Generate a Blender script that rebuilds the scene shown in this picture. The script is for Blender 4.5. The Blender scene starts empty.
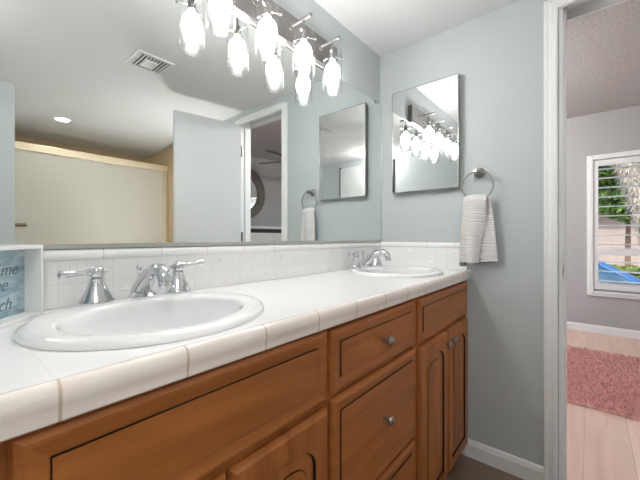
import bpy, bmesh, math, random
from mathutils import Vector, Matrix
random.seed(7)
S = bpy.context.scene
COL = S.collection
PI = math.pi

# ------------------------------------------------------------------ camera, world, sun, exposure
cd = bpy.data.cameras.new('camera'); cam = bpy.data.objects.new('camera', cd); COL.objects.link(cam)
cd.sensor_width = 36; cd.lens = 322.25 * 36 / 640; cd.shift_y = -3.0 / 640; cd.clip_start = 0.02
cam.location = (-1.7291, -0.9752, 1.1018)
cam.rotation_euler = (PI / 2, 0, math.radians(39.99 - 90))
S.camera = cam
W = bpy.data.worlds.new('sky'); S.world = W; W.use_nodes = True
nt = W.node_tree; bg = nt.nodes['Background']
sky = nt.nodes.new('ShaderNodeTexSky'); sky.sky_type = 'NISHITA'; sky.sun_disc = False
sky.sun_elevation = math.radians(50); sky.sun_rotation = math.radians(250); sky.dust_density = 2.0
nt.links.new(sky.outputs[0], bg.inputs[0]); bg.inputs[1].default_value = 0.26
sl = bpy.data.lights.new('sun', 'SUN'); sl.energy = 1.7; sl.angle = 0.01; sl.color = (1, .95, .86)
sun = bpy.data.objects.new('sun', sl); COL.objects.link(sun)
sun.rotation_euler = Vector((0.62, -0.35, -0.75)).to_track_quat('-Z', 'Y').to_euler()
S.view_settings.view_transform = 'Standard'; S.view_settings.look = 'None'
S.view_settings.gamma = 1; S.view_settings.use_curve_mapping = False
S.view_settings.exposure = 1.0
S.cycles.use_denoising = True
BULB = 37.0        # vanity bulbs
CANS = 30.0        # recessed ceiling lamps
FILL_GLOBE = 23.0  # strength of the fill globe added to the bathroom
BED_FILL = 98.0         # unseen globe added to brighten the bedroom

# ------------------------------------------------------------------ materials
def nmat(name):
    m = bpy.data.materials.new(name); m.use_nodes = True
    return m, m.node_tree, m.node_tree.nodes['Principled BSDF']
def mat(name, c, rough=.5, metal=0, noise=0, nscale=8, bump=0, bscale=200, coat=0, trans=0, spec=None):
    m, t, b = nmat(name)
    b.inputs['Base Color'].default_value = (*c, 1); b.inputs['Roughness'].default_value = rough
    b.inputs['Metallic'].default_value = metal; b.inputs['Coat Weight'].default_value = coat
    b.inputs['Coat Roughness'].default_value = .08
    if spec is not None: b.inputs['Specular IOR Level'].default_value = spec
    if noise or bump:
        g = t.nodes.new('ShaderNodeNewGeometry')
    if noise:
        n = t.nodes.new('ShaderNodeTexNoise'); n.inputs['Scale'].default_value = nscale; n.inputs['Detail'].default_value = 5
        t.links.new(g.outputs['Position'], n.inputs['Vector'])
        r = t.nodes.new('ShaderNodeValToRGB')
        r.color_ramp.elements[0].position = .3; r.color_ramp.elements[1].position = .7
        r.color_ramp.elements[0].color = (*[x * (1 - noise) for x in c], 1)
        r.color_ramp.elements[1].color = (*[min(1, x * (1 + noise)) for x in c], 1)
        t.links.new(n.outputs[0], r.inputs[0]); t.links.new(r.outputs[0], b.inputs['Base Color'])
    if bump:
        n2 = t.nodes.new('ShaderNodeTexNoise'); n2.inputs['Scale'].default_value = bscale; n2.inputs['Detail'].default_value = 3
        t.links.new(g.outputs['Position'], n2.inputs['Vector'])
        bp = t.nodes.new('ShaderNodeBump'); bp.inputs['Strength'].default_value = bump; bp.inputs['Distance'].default_value = .004
        t.links.new(n2.outputs[0], bp.inputs['Height']); t.links.new(bp.outputs[0], b.inputs['Normal'])
    return m
def wood(name, dark, light, axis, rough=.42, scale=1.0, coat=.06, planks=False):
    m, t, b = nmat(name)
    g = t.nodes.new('ShaderNodeNewGeometry'); mp = t.nodes.new('ShaderNodeMapping')
    s = [9 * scale] * 3; s['xyz'.index(axis)] = .9 * scale; mp.inputs['Scale'].default_value = s
    n = t.nodes.new('ShaderNodeTexNoise'); n.inputs['Scale'].default_value = 2.2; n.inputs['Detail'].default_value = 7; n.inputs['Distortion'].default_value = .7
    n.inputs['Roughness'].default_value = .6
    r = t.nodes.new('ShaderNodeValToRGB'); e = r.color_ramp.elements
    e[0].position = .28; e[1].position = .74; e[0].color = (*dark, 1); e[1].color = (*light, 1)
    t.links.new(g.outputs['Position'], mp.inputs[0]); t.links.new(mp.outputs[0], n.inputs['Vector'])
    t.links.new(n.outputs[0], r.inputs[0]); t.links.new(r.outputs[0], b.inputs['Base Color'])
    if planks:
        k = t.nodes.new('ShaderNodeTexBrick'); k.offset = .37; k.inputs['Scale'].default_value = 1
        for q, v in (('Brick Width', 1.5), ('Row Height', .19), ('Mortar Size', .0025)): k.inputs[q].default_value = v
        k.inputs['Color1'].default_value = (1, 1, 1, 1); k.inputs['Color2'].default_value = (.86, .85, .84, 1); k.inputs['Mortar'].default_value = (.72, .68, .64, 1)
        t.links.new(g.outputs['Position'], k.inputs['Vector'])
        x = t.nodes.new('ShaderNodeMix'); x.data_type = 'RGBA'; x.blend_type = 'MULTIPLY'; x.inputs[0].default_value = 1
        t.links.new(r.outputs[0], x.inputs[6]); t.links.new(k.outputs['Color'], x.inputs[7]); t.links.new(x.outputs[2], b.inputs['Base Color'])
    b.inputs['Roughness'].default_value = rough; b.inputs['Coat Weight'].default_value = coat; b.inputs['Coat Roughness'].default_value = .25
    b.inputs['Specular IOR Level'].default_value = .35
    return m
def tile(name, c, grout, bw, bh, mortar, plane, off=(0, 0), rough=.12, bump=.12, offset=0.0, var=.0):
    """square tiling in a world plane ('xy','xz','yz')"""
    m, t, b = nmat(name)
    g = t.nodes.new('ShaderNodeNewGeometry'); sp = t.nodes.new('ShaderNodeSeparateXYZ'); cb = t.nodes.new('ShaderNodeCombineXYZ')
    t.links.new(g.outputs['Position'], sp.inputs[0])
    for k in (0, 1):
        a = t.nodes.new('ShaderNodeMath'); a.operation = 'ADD'; a.inputs[1].default_value = off[k]
        t.links.new(sp.outputs['xyz'.index(plane[k])], a.inputs[0]); t.links.new(a.outputs[0], cb.inputs[k])
    k = t.nodes.new('ShaderNodeTexBrick'); k.offset = offset; k.inputs['Scale'].default_value = 1
    k.inputs['Brick Width'].default_value = bw; k.inputs['Row Height'].default_value = bh
    k.inputs['Mortar Size'].default_value = mortar; k.inputs['Mortar Smooth'].default_value = .3
    k.inputs['Color1'].default_value = (*c, 1); k.inputs['Color2'].default_value = (*[x * (1 - var) for x in c], 1); k.inputs['Mortar'].default_value = (*grout, 1)
    t.links.new(cb.outputs[0], k.inputs['Vector']); t.links.new(k.outputs['Color'], b.inputs['Base Color'])
    iv = t.nodes.new('ShaderNodeMath'); iv.operation = 'SUBTRACT'; iv.inputs[0].default_value = 1; t.links.new(k.outputs['Fac'], iv.inputs[1])
    bp = t.nodes.new('ShaderNodeBump'); bp.inputs['Strength'].default_value = bump; bp.inputs['Distance'].default_value = .0015
    t.links.new(iv.outputs[0], bp.inputs['Height']); t.links.new(bp.outputs[0], b.inputs['Normal'])
    b.inputs['Roughness'].default_value = rough
    return m
def emis(name, c, s):
    m, t, b = nmat(name); b.inputs['Emission Color'].default_value = (*c, 1); b.inputs['Emission Strength'].default_value = s
    b.inputs['Base Color'].default_value = (.9, .9, .9, 1); return m
def thin_glass(name, tint=(1, 1, 1), gloss=.12, rough=.0, diff=0.0, dc=(.9, .9, .9), base=.03):
    m = bpy.data.materials.new(name); m.use_nodes = True; t = m.node_tree; t.nodes.clear()
    o = t.nodes.new('ShaderNodeOutputMaterial'); tr = t.nodes.new('ShaderNodeBsdfTransparent'); tr.inputs[0].default_value = (*tint, 1)
    gl = t.nodes.new('ShaderNodeBsdfGlossy'); gl.inputs['Roughness'].default_value = rough
    lw = t.nodes.new('ShaderNodeLayerWeight'); lw.inputs[0].default_value = .5
    pw = t.nodes.new('ShaderNodeMath'); pw.operation = 'POWER'; pw.inputs[1].default_value = 4.0; t.links.new(lw.outputs['Facing'], pw.inputs[0])
    ml = t.nodes.new('ShaderNodeMath'); ml.operation = 'MULTIPLY_ADD'; ml.inputs[1].default_value = gloss; ml.inputs[2].default_value = base; t.links.new(pw.outputs[0], ml.inputs[0])
    mx = t.nodes.new('ShaderNodeMixShader'); t.links.new(ml.outputs[0], mx.inputs[0]); t.links.new(tr.outputs[0], mx.inputs[1]); t.links.new(gl.outputs[0], mx.inputs[2])
    last = mx
    if diff:
        tl = t.nodes.new('ShaderNodeBsdfTranslucent'); tl.inputs[0].default_value = (*dc, 1)
        df = t.nodes.new('ShaderNodeBsdfDiffuse'); df.inputs[0].default_value = (*dc, 1)
        ad = t.nodes.new('ShaderNodeMixShader'); ad.inputs[0].default_value = .4; t.links.new(tl.outputs[0], ad.inputs[1]); t.links.new(df.outputs[0], ad.inputs[2])
        m2 = t.nodes.new('ShaderNodeMixShader'); m2.inputs[0].default_value = diff; t.links.new(mx.outputs[0], m2.inputs[1]); t.links.new(ad.outputs[0], m2.inputs[2]); last = m2
    t.links.new(last.outputs[0], o.inputs[0]); return m

M = dict(
    wall=mat('blue_grey_wall_paint', (.51, .552, .562), .55, bump=.06, bscale=120),
    ceil=mat('white_ceiling_paint', (.72, .72, .72), .7, bump=.05, bscale=90),
    popcorn=mat('popcorn_ceiling', (.62, .61, .60), .9, noise=.16, nscale=75, bump=1.0, bscale=70),
    bedwall=mat('grey_white_bedroom_paint', (.455, .45, .45), .6),
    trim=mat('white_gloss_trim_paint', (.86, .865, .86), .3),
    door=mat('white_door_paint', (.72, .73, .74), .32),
    chrome=mat('polished_chrome', (.66, .67, .69), .07, 1),
    nickel=mat('brushed_nickel', (.33, .315, .30), .3, 1),
    plate=mat('brushed_nickel_backplate', (.27, .255, .25), .34, 1),
    mirror=mat('mirror_silver', (.86, .895, .88), .0, 1),
    mirror2=mat('cabinet_mirror_silver', (.90, .905, .905), .0, 1),
    mframe=mat('grey_mirror_edge', (.52, .55, .53), .3, .6),
    white=mat('glazed_white_porcelain', (.90, .90, .91), .08, coat=.3),
    woodh=wood('stained_maple_horizontal', (.260, .082, .018), (.455, .158, .037), 'x'),
    woodv=wood('stained_maple_vertical', (.260, .082, .018), (.455, .158, .037), 'z'),
    glaze=mat('dark_glaze_line', (.022, .009, .005), .5),
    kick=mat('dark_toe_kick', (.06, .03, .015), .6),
    top=tile('white_counter_tile', (.92, .915, .915), (.88, .865, .845), .1525, .1525, .0016, 'xy', (1.638 + .1525 * 10, .46 + 1.525)),
    edge=tile('counter_edge_tile', (.90, .83, .78), (.66, .54, .42), .1525, 4.0, .0022, 'xz', (1.638 + .1525 * 10, 2)),
    bsx=tile('backsplash_tile', (.90, .90, .895), (.82, .81, .79), .0575, .0575, .0012, 'xz', (1.543 + .0575 * 40, -.93 + .575)),
    bsy=tile('side_backsplash_tile', (.90, .90, .895), (.82, .81, .79), .0575, .0575, .0012, 'yz', (.575 * 4, -.93 + .575)),
    trx=tile('bullnose_tile', (.89, .885, .885), (.70, .67, .63), .1475, 4, .0016, 'xz', (1.451 + 1.475, 2)),
    try_=tile('side_bullnose_tile', (.89, .885, .885), (.70, .67, .63), .1475, 4, .0016, 'yz', (1.475, 2)),
    emb=mat('embossed_tile_relief', (.90, .90, .895), .12),
    bfloor=tile('brown_floor_tile', (.235, .165, .12), (.15, .11, .085), .3, .3, .003, 'xy', (5, 5), .4, var=.12),
    wfloor=wood('pale_oak_floor', (.70, .46, .35), (.88, .66, .54), 'x', .35, .6, .1, True),
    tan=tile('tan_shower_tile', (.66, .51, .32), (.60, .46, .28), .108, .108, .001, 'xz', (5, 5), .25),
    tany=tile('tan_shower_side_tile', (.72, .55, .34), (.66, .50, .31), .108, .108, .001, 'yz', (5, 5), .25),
    brass=mat('pale_gold_anodised_frame', (.86, .72, .53), .36, .4),
    brass2=mat('dark_brass_knob', (.30, .22, .13), .3, 1),
    frost=thin_glass('frosted_shower_glass', (.95, .93, .88), .1, .25, .96, (.95, .93, .875)),
    glass=thin_glass('clear_lamp_glass', (.97, .97, .97), .5, 0, .002, (1, 1, 1)),
    frost2=thin_glass('frosted_inner_glass', (.95, .95, .95), .1, .2, .008, (.95, .95, .95)),
    pane=thin_glass('window_pane_glass', (.97, .98, .98), .05, base=.002),
    bulb=emis('lit_bulb', (1, .985, .96), BULB),
    can=emis('lit_recessed_lens', (1, .96, .90), CANS),
    towel=mat('white_terry_cloth', (.80, .775, .77), .95, bump=.5, bscale=900),
    tag=mat('dark_grey_hem_piece', (.16, .16, .165), .8),  # plain dark grey of the small piece below the towel hem
    pink=mat('dusty_pink_shag', (.86, .50, .45), .95, noise=.2, nscale=30),
    dark=mat('dark_brown_fan_wood', (.085, .065, .055), .5),
    ring=wood('weathered_wood_ring', (.13, .105, .085), (.27, .235, .20), 'x', .7, 3, 0),
    dresser=mat('white_dresser_paint', (.68, .67, .66), .4),
    void_shade=mat('painted_void_shade', (.035, .035, .037), .8),  # near black painted on solids in place of shade inside openings
    ventw=mat('white_vent_plastic', (.70, .70, .70), .5),
    leaf=mat('green_leaves', (.12, .21, .032), .6, noise=.55, nscale=3),
    leafd=mat('dark_green_leaves', (.055, .105, .022), .6, noise=.5, nscale=4),
    leafo=mat('olive_leaves', (.16, .19, .05), .7, noise=.5, nscale=5),
    palm=mat('shaggy_pale_palm_bark', (.44, .38, .30), .95, noise=.4, nscale=14),
    trunk=mat('brown_bark', (.22, .14, .09), .9, noise=.3, nscale=10),
    house=mat('beige_stucco', (.42, .325, .28), .9, noise=.08, nscale=2),
    roof=mat('brown_fascia', (.20, .13, .10), .8),
    road=mat('grey_asphalt', (.16, .16, .165), .9, noise=.15, nscale=6),
    walk=mat('pale_concrete', (.55, .52, .48), .9, noise=.1, nscale=3),
    carblue=mat('bright_blue_car_paint', (.012, .13, .36), .25, .2, coat=1),
    carglass=mat('tinted_car_glass', (.03, .09, .15), .2, 0, spec=.3),
    tyre=mat('black_tyre_rubber', (.02, .02, .02), .8), alloy=mat('grey_alloy_wheel', (.5, .5, .52), .3, .9),
)
def pic_mat():
    m, t, b = nmat('blue_watercolour_print')
    g = t.nodes.new('ShaderNodeNewGeometry'); mp = t.nodes.new('ShaderNodeMapping'); mp.inputs['Scale'].default_value = (9, 9, 34)
    n = t.nodes.new('ShaderNodeTexNoise'); n.inputs['Scale'].default_value = 1.6; n.inputs['Detail'].default_value = 4; n.inputs['Distortion'].default_value = 1
    r = t.nodes.new('ShaderNodeValToRGB'); e = r.color_ramp.elements
    e[0].position = .34; e[0].color = (.24, .36, .43, 1); e[1].position = .52; e[1].color = (.40, .53, .59, 1)
    x = e.new(.66); x.color = (.54, .65, .68, 1); x = e.new(.76); x.color = (.75, .80, .82, 1)
    t.links.new(g.outputs['Position'], mp.inputs[0]); t.links.new(mp.outputs[0], n.inputs['Vector']); t.links.new(n.outputs[0], r.inputs[0]); t.links.new(r.outputs[0], b.inputs['Base Color'])
    b.inputs['Roughness'].default_value = .3
    return m
M['pic'] = pic_mat()
M['ink'] = mat('dark_ink', (.13, .16, .19), .6)

# ------------------------------------------------------------------ mesh helpers
def box(bm, x0, x1, y0, y1, z0, z1, mi=0, bev=0):
    r = bmesh.ops.create_cube(bm, size=1)
    vs = r['verts']
    for v in vs:
        v.co = Vector(((x0 + x1) / 2 + v.co.x * (x1 - x0), (y0 + y1) / 2 + v.co.y * (y1 - y0), (z0 + z1) / 2 + v.co.z * (z1 - z0)))
    fs = {f for v in vs for f in v.link_faces}
    for f in fs: f.material_index = mi
    if bev:
        es = list({e for f in fs for e in f.edges})
        rr = bmesh.ops.bevel(bm, geom=es, offset=bev, segments=2, profile=.6, affect='EDGES')
        for f in rr['faces']: f.material_index = mi
    return fs
def BM(): return bmesh.new()
def obj(name, bm, mats, parent=None, smooth=False, loc=None):
    bmesh.ops.recalc_face_normals(bm, faces=bm.faces)
    me = bpy.data.meshes.new(name); bm.to_mesh(me); bm.free()
    if not isinstance(mats, (list, tuple)): mats = [mats]
    for m in mats: me.materials.append(m)
    if smooth:
        for p in me.polygons: p.use_smooth = True
        me.set_sharp_from_angle(angle=math.radians(smooth if smooth is not True else 40))
    o = bpy.data.objects.new(name, me); COL.objects.link(o)
    if parent: o.parent = parent
    if loc: o.location = loc
    return o
def tag(o, label=None, cat=None, group=None, kind=None):
    for k, v in (('label', label), ('category', cat), ('group', group), ('kind', kind)):
        if v: o[k] = v
    return o
def thing(name, label, cat, loc=(0, 0, 0), rz=0, group=None):
    o = bpy.data.objects.new(name, None); o.empty_display_size = .05; COL.objects.link(o)
    o.location = loc; o.rotation_euler = (0, 0, rz)
    return tag(o, label, cat, group)
def struct(name, bm, m, parent=None, smooth=False):
    o = obj(name, bm, m, parent, smooth)
    if not parent: o['kind'] = 'structure'
    return o
def bx(*a, **k):
    bm = BM(); box(bm, *a, **k); return bm
def lathe(bm, prof, n=28, mx=None, caps=True, mi=0):
    """profile [(r,z)] around z"""
    rings = []
    for r, z in prof:
        ring = []
        for i in range(n):
            a = 2 * PI * i / n; p = Vector((r * math.cos(a), r * math.sin(a), z))
            ring.append(bm.verts.new(mx @ p if mx else p))
        rings.append(ring)
    for a, b in zip(rings, rings[1:]):
        for i in range(n):
            f = bm.faces.new((a[i], a[(i + 1) % n], b[(i + 1) % n], b[i])); f.material_index = mi
    if caps:
        f = bm.faces.new(rings[0]); f.material_index = mi
        f = bm.faces.new(rings[-1]); f.material_index = mi
def tube(bm, pts, rad, n=14, mi=0, closed=False, flat=1.0):
    pts = [Vector(p) for p in pts]; N = len(pts)
    rad = rad if isinstance(rad, (list, tuple)) else [rad] * N
    rings = []; up = None
    for i, p in enumerate(pts):
        if closed: d = pts[(i + 1) % N] - pts[i - 1]
        else: d = pts[min(i + 1, N - 1)] - pts[max(i - 1, 0)]
        d.normalize()
        if up is None: up = d.orthogonal().normalized() if abs(d.z) > .9 else Vector((0, 0, 1))
        s = d.cross(up).normalized(); u = s.cross(d).normalized(); up = u
        rings.append([bm.verts.new(p + (s * math.cos(2 * PI * k / n) + u * flat * math.sin(2 * PI * k / n)) * rad[i]) for k in range(n)])
    pairs = list(zip(rings, rings[1:])) + ([(rings[-1], rings[0])] if closed else [])
    for a, b in pairs:
        for k in range(n):
            f = bm.faces.new((a[k], a[(k + 1) % n], b[(k + 1) % n], b[k])); f.material_index = mi
    if not closed:
        for r in (rings[0], rings[-1]): f = bm.faces.new(r); f.material_index = mi
def loops(bm, ls, mis, cap=True, capmi=0):
    """bridge equal-length closed loops of points"""
    V = [[bm.verts.new(p) for p in l] for l in ls]
    for k, (a, b) in enumerate(zip(V, V[1:])):
        n = len(a)
        for i in range(n):
            f = bm.faces.new((a[i], a[(i + 1) % n], b[(i + 1) % n], b[i])); f.material_index = mis[k]
    if cap:
        f = bm.faces.new(V[-1]); f.material_index = capmi
    return V
def axis_mx(p, d):
    return Matrix.Translation(p) @ Vector(d).to_track_quat('Z', 'Y').to_matrix().to_4x4()
def copy_tree(o, parent=None):
    c = o.copy(); COL.objects.link(c)
    if parent: c.parent = parent
    for ch in list(o.children): copy_tree(ch, c)
    return c

# ------------------------------------------------------------------ the setting
ZC, ZB = 2.192, 2.53
DY0, DY1, DZ = -.872, -1.425, 2.15        # doorway
bm = bx(-2.3, 0.0, -3.86, .1, -.06, 0); box(bm, 0, .2, -3.86, -2.64, -.06, 0); struct('floor_bathroom', bm, M['bfloor'])
bm = bx(0.0, 3.3, -2.64, .75, -.06, 0); box(bm, .2, 3.3, -3.7, -2.64, -.06, 0); struct('floor_bedroom', bm, M['wfloor'])
bm = bx(-2.3, 0.0, -3.86, .1, ZC, ZC + .06); box(bm, 0, .11, -3.86, -2.64, ZC, ZC + .06); struct('ceiling_bathroom', bm, M['ceil'])
bm = bx(.11, 3.3, -3.7, .75, ZB, ZB + .06); struct('ceiling_bedroom', bm, M['popcorn'])
struct('wall_back', bx(-2.3, 0, 0, .1, 0, ZC), M['wall'])
# right wall: bathroom paint on one face, bedroom paint on the other
bm = BM()
for (y0, y1, z0, z1) in ((.75, DY0, 0, ZB + .06), (DY0, DY1, DZ, ZB + .06), (DY1, -2.64, 0, ZB + .06)):
    for f in box(bm, 0.0, .11, y1, y0, z0, z1):
        if f.normal.length == 0: f.normal_update()
        f.normal_update()
        if f.calc_center_median().x > .105: f.material_index = 1
struct('wall_right', bm, [M['wall'], M['bedwall']])
bm = bx(.11, .2, -3.86, -2.64, 0, ZB + .06)
for f in bm.faces:
    f.normal_update()
    if f.normal.x > .5: f.material_index = 1
struct('wall_shower_right', bm, [M['tany'], M['bedwall']])
struct('wall_shower_back', bx(-1.46, .11, -3.86, -3.76, 0, ZC), M['tan'])
bm = bx(-1.465, -1.365, -3.86, -2.2, 0, ZC)
struct('wall_shower_left', bm, M['wall'])
struct('wall_front', bx(-2.3, -1.465, -2.3, -2.2, 0, ZC), M['wall'])
struct('wall_left', bx(-2.3, -2.2, -2.2, 0, 0, ZC), M['wall'])
# bedroom walls
XB = 3.17; WY0, WY1, WZ0, WZ1 = -.99, -2.46, .50, 1.985
bm = BM()
for a in ((XB, XB + .13, WY0, .75, 0, ZB), (XB, XB + .13, -3.7, WY1, 0, ZB), (XB, XB + .13, WY1, WY0, 0, WZ0), (XB, XB + .13, WY1, WY0, WZ1, ZB)): box(bm, *a)
struct('wall_bedroom_far', bm, M['bedwall'])
struct('wall_bedroom_front', bx(.2, 3.3, -3.7, -3.6, 0, ZB), M['bedwall'])
bm = BM()
for a in ((.11, .7, .65, .75, 0, ZB), (2.6, XB, .65, .75, 0, ZB), (.7, 2.6, .65, .75, 0, .6), (.7, 2.6, .65, .75, 2.1, ZB)): box(bm, *a)
struct('wall_bedroom_back', bm, M['bedwall'])
bm = BM()
for a in ((.7, 2.6, .68, .72, .6, .65), (.7, 2.6, .68, .72, 2.05, 2.1), (.7, .75, .68, .72, .65, 2.05), (2.55, 2.6, .68, .72, .65, 2.05), (1.63, 1.67, .68, .72, .65, 2.05)): box(bm, *a)
w2 = struct('added_window', bm, M['trim']); obj('pane', bx(.75, 2.55, .698, .702, .65, 2.05), M['pane'], w2)  # window added in the unseen wall to let in more sky light

def baseboard(name, pts_dir, m=M['trim']):
    """list of (p0,p1,inward normal)"""
    bm = BM()
    for p0, p1, n in pts_dir:
        p0, p1, n = Vector((*p0, 0)), Vector((*p1, 0)), Vector((*n, 0))
        prof = [(0, 0), (.014, 0), (.014, .062), (.010, .070), (.009, .078), (.004, .084), (0, .085)]
        A = [bm.verts.new(p0 + n * d + Vector((0, 0, z))) for d, z in prof]; B = [bm.verts.new(p1 + n * d + Vector((0, 0, z))) for d, z in prof]
        k = len(prof)
        for i in range(k): bm.faces.new((A[i], A[(i + 1) % k], B[(i + 1) % k], B[i]))
        bm.faces.new(A); bm.faces.new(B)
    return struct(name, bm, m)
baseboard('baseboard_right', [((0, -.001), (0, -.818), (-1, 0)), ((0, -1.482), (0, -2.64), (-1, 0))])
baseboard('baseboard_bedroom_far', [((XB, -3.6), (XB, .65), (-1, 0))])
baseboard('baseboard_bedroom_front', [((.2, -3.6), (XB, -3.6), (0, 1))])

# door casing with a moulded profile, jamb lining and stop
def casing():
    bm = BM()
    prof = [(0, 0), (0, .010), (.006, .013), (.014, .013), (.018, .011), (.034, .013), (.040, .017), (.050, .018), (.056, .016), (.057, 0)]   # across, proud
    for side, sx, x0 in (('bath', -1, 0), ('bed', 1, .11)):
        in0, in1, inz = DY0 - .004 + .008, DY1 + .004 - .008, 2.086
        def ring(a, p):
            # a = distance outward from the opening, three mitred sides
            w = .050 - a * .05 / .057
            return [Vector((x0 + sx * p, in0 + w, 0)), Vector((x0 + sx * p, in0 + w, inz + w)), Vector((x0 + sx * p, in1 - w, inz + w)), Vector((x0 + sx * p, in1 - w, 0))]
        R = [[bm.verts.new(v) for v in ring(a, p)] for a, p in prof]
        for A, B in zip(R, R[1:]):
            for i in range(3): bm.faces.new((A[i], A[i + 1], B[i + 1], B[i]))
    for y0, y1 in ((DY0 - .012, DY0), (DY1, DY1 + .012)):
        box(bm, -.001, .111, y0, y1, 0, DZ)
    box(bm, -.001, .111, DY1, DY0, DZ - .012, DZ)
    box(bm, .045, .08, DY0 - .023, DY0 - .012, 0, DZ - .012); box(bm, .045, .08, DY1 + .012, DY1 + .023, 0, DZ - .012)
    box(bm, .045, .08, DY1 + .023, DY0 - .023, DZ - .023, DZ - .012)
    o = struct('trim_1', bm, M['trim'])
    b2 = bx(.008, .036, DY0 - .0135, DY0 - .0118, .925, .985, bev=.0005); box(b2, .014, .028, DY0 - .0142, DY0 - .0134, .943, .967, mi=1)
    obj('strike_plate', b2, [M['nickel'], M['void_shade']], o)
    return o
casing()

# the open white bathroom door, hinged on the far jamb
d1 = bpy.data.objects.new('door_1', None); COL.objects.link(d1); d1.location = (-.016, DY1 + .045, 0); d1.rotation_euler = (0, 0, math.radians(180 + 11))
d1['kind'] = 'structure'
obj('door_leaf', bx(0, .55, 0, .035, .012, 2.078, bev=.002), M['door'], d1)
bm = BM()
for s, y in ((1, .035), (-1, 0)):
    lathe(bm, [(.027, 0), (.027, .005), (.012, .008), (.010, .03), (.024, .038), (.028, .05), (.022, .06), (.004, .064)], 20, axis_mx((.49, y, .95), (0, s, 0)))
obj('door_knob', bm, M['brass2'], d1, True)
for z in (.25, 1.1, 1.85):
    bm = BM(); lathe(bm, [(.007, -.045), (.007, .045)], 12, Matrix.Translation((-.008, -.004, z))); box(bm, -.002, 0, 0, .032, z - .045, z + .045); obj('hinge', bm, M['nickel'], d1)

# white door in the left wall (seen only in the cabinet mirror)
d2 = struct('door_2', bx(-2.199, -2.172, -1.86, -1.05, .01, 2.10, bev=.002), M['door'])
bm = BM(); box(bm, -2.199, -2.182, -1.885, -1.862, 0, 2.12); box(bm, -2.199, -2.182, -1.048, -1.0, 0, 2.12); obj('door_gap_shade', bm, M['void_shade'], d2)  # dark strips painted where the door gaps would be shaded

# far window: frame, sill, glass and plantation shutters
bm = BM()
yo0, yo1, zo0, zo1 = -.945, -2.505, .425, 2.045
def frame_yz(bm, x0, x1, ya, yb, za, zb, w, bev=.003):
    box(bm, x0, x1, ya - w, ya, za, zb, bev=bev); box(bm, x0, x1, yb, yb + w, za, zb, bev=bev)
    box(bm, x0, x1, yb + w, ya - w, zb - w, zb, bev=bev); box(bm, x0, x1, yb + w, ya - w, za, za + w, bev=bev)
frame_yz(bm, XB - .022, XB + .002, yo0, yo1, zo0, zo1, .05, .005)
frame_yz(bm, XB - .035, XB - .015, yo0 - .03, yo1 + .03, zo0 + .03, zo1 - .03, .028, .004)
win = struct('window_1', bm, M['trim'])
bm = BM(); frame_yz(bm, XB + .07, XB + .1, WY0, WY1, WZ0, WZ1, .04); obj('window_sash', bm, M['trim'], win)
obj('pane', bx(XB + .083, XB + .086, WY1 + .04, WY0 - .04, WZ0 + .04, WZ1 - .04), M['pane'], win)
def shutter(y0, y1, label):
    t = thing('plantation_shutter', label, 'window shutter', (XB - .005, (y0 + y1) / 2, .5))
    h = (y0 - y1) / 2; zz = lambda v: v - .5
    bm = BM()
    box(bm, -.014, .014, h - .05, h, zz(.505), zz(1.98), bev=.003); box(bm, -.014, .014, -h, -h + .05, zz(.505), zz(1.98), bev=.003)
    for a, b in ((.505, .582), (.895, .972), (1.915, 1.98)): box(bm, -.0135, .0135, -h + .05, h - .05, zz(a), zz(b), bev=.003)
    obj('shutter_frame', bm, M['trim'], t)
    for py in (171, 179.9, 189.1, 198.3, 207.5, 216.6, 226, 235.2, 244, 261, 270.2, 279.5):
        z = 1.1018 + (237 - py) / 322.25 * 3.78
        bm = BM(); prof = [(-.042, 0), (-.02, .0055), (.02, .0055), (.042, 0), (.02, -.0055), (-.02, -.0055)]
        ca, sa = math.cos(.0), math.sin(.0)
        A = [bm.verts.new((x, -h + .052, zz(z) + w)) for x, w in prof]; B = [bm.verts.new((x, h - .052, zz(z) + w)) for x, w in prof]
        for i in range(6): bm.faces.new((A[i], A[(i + 1) % 6], B[(i + 1) % 6], B[i]))
        bm.faces.new(A); bm.faces.new(B); obj('louver', bm, M['trim'], t)
shutter(-.996, -1.722, 'white plantation shutter panel with open louvers, nearer the door jamb')
shutter(-1.728, -2.454, 'white plantation shutter panel, right half of the bedroom window')

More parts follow.
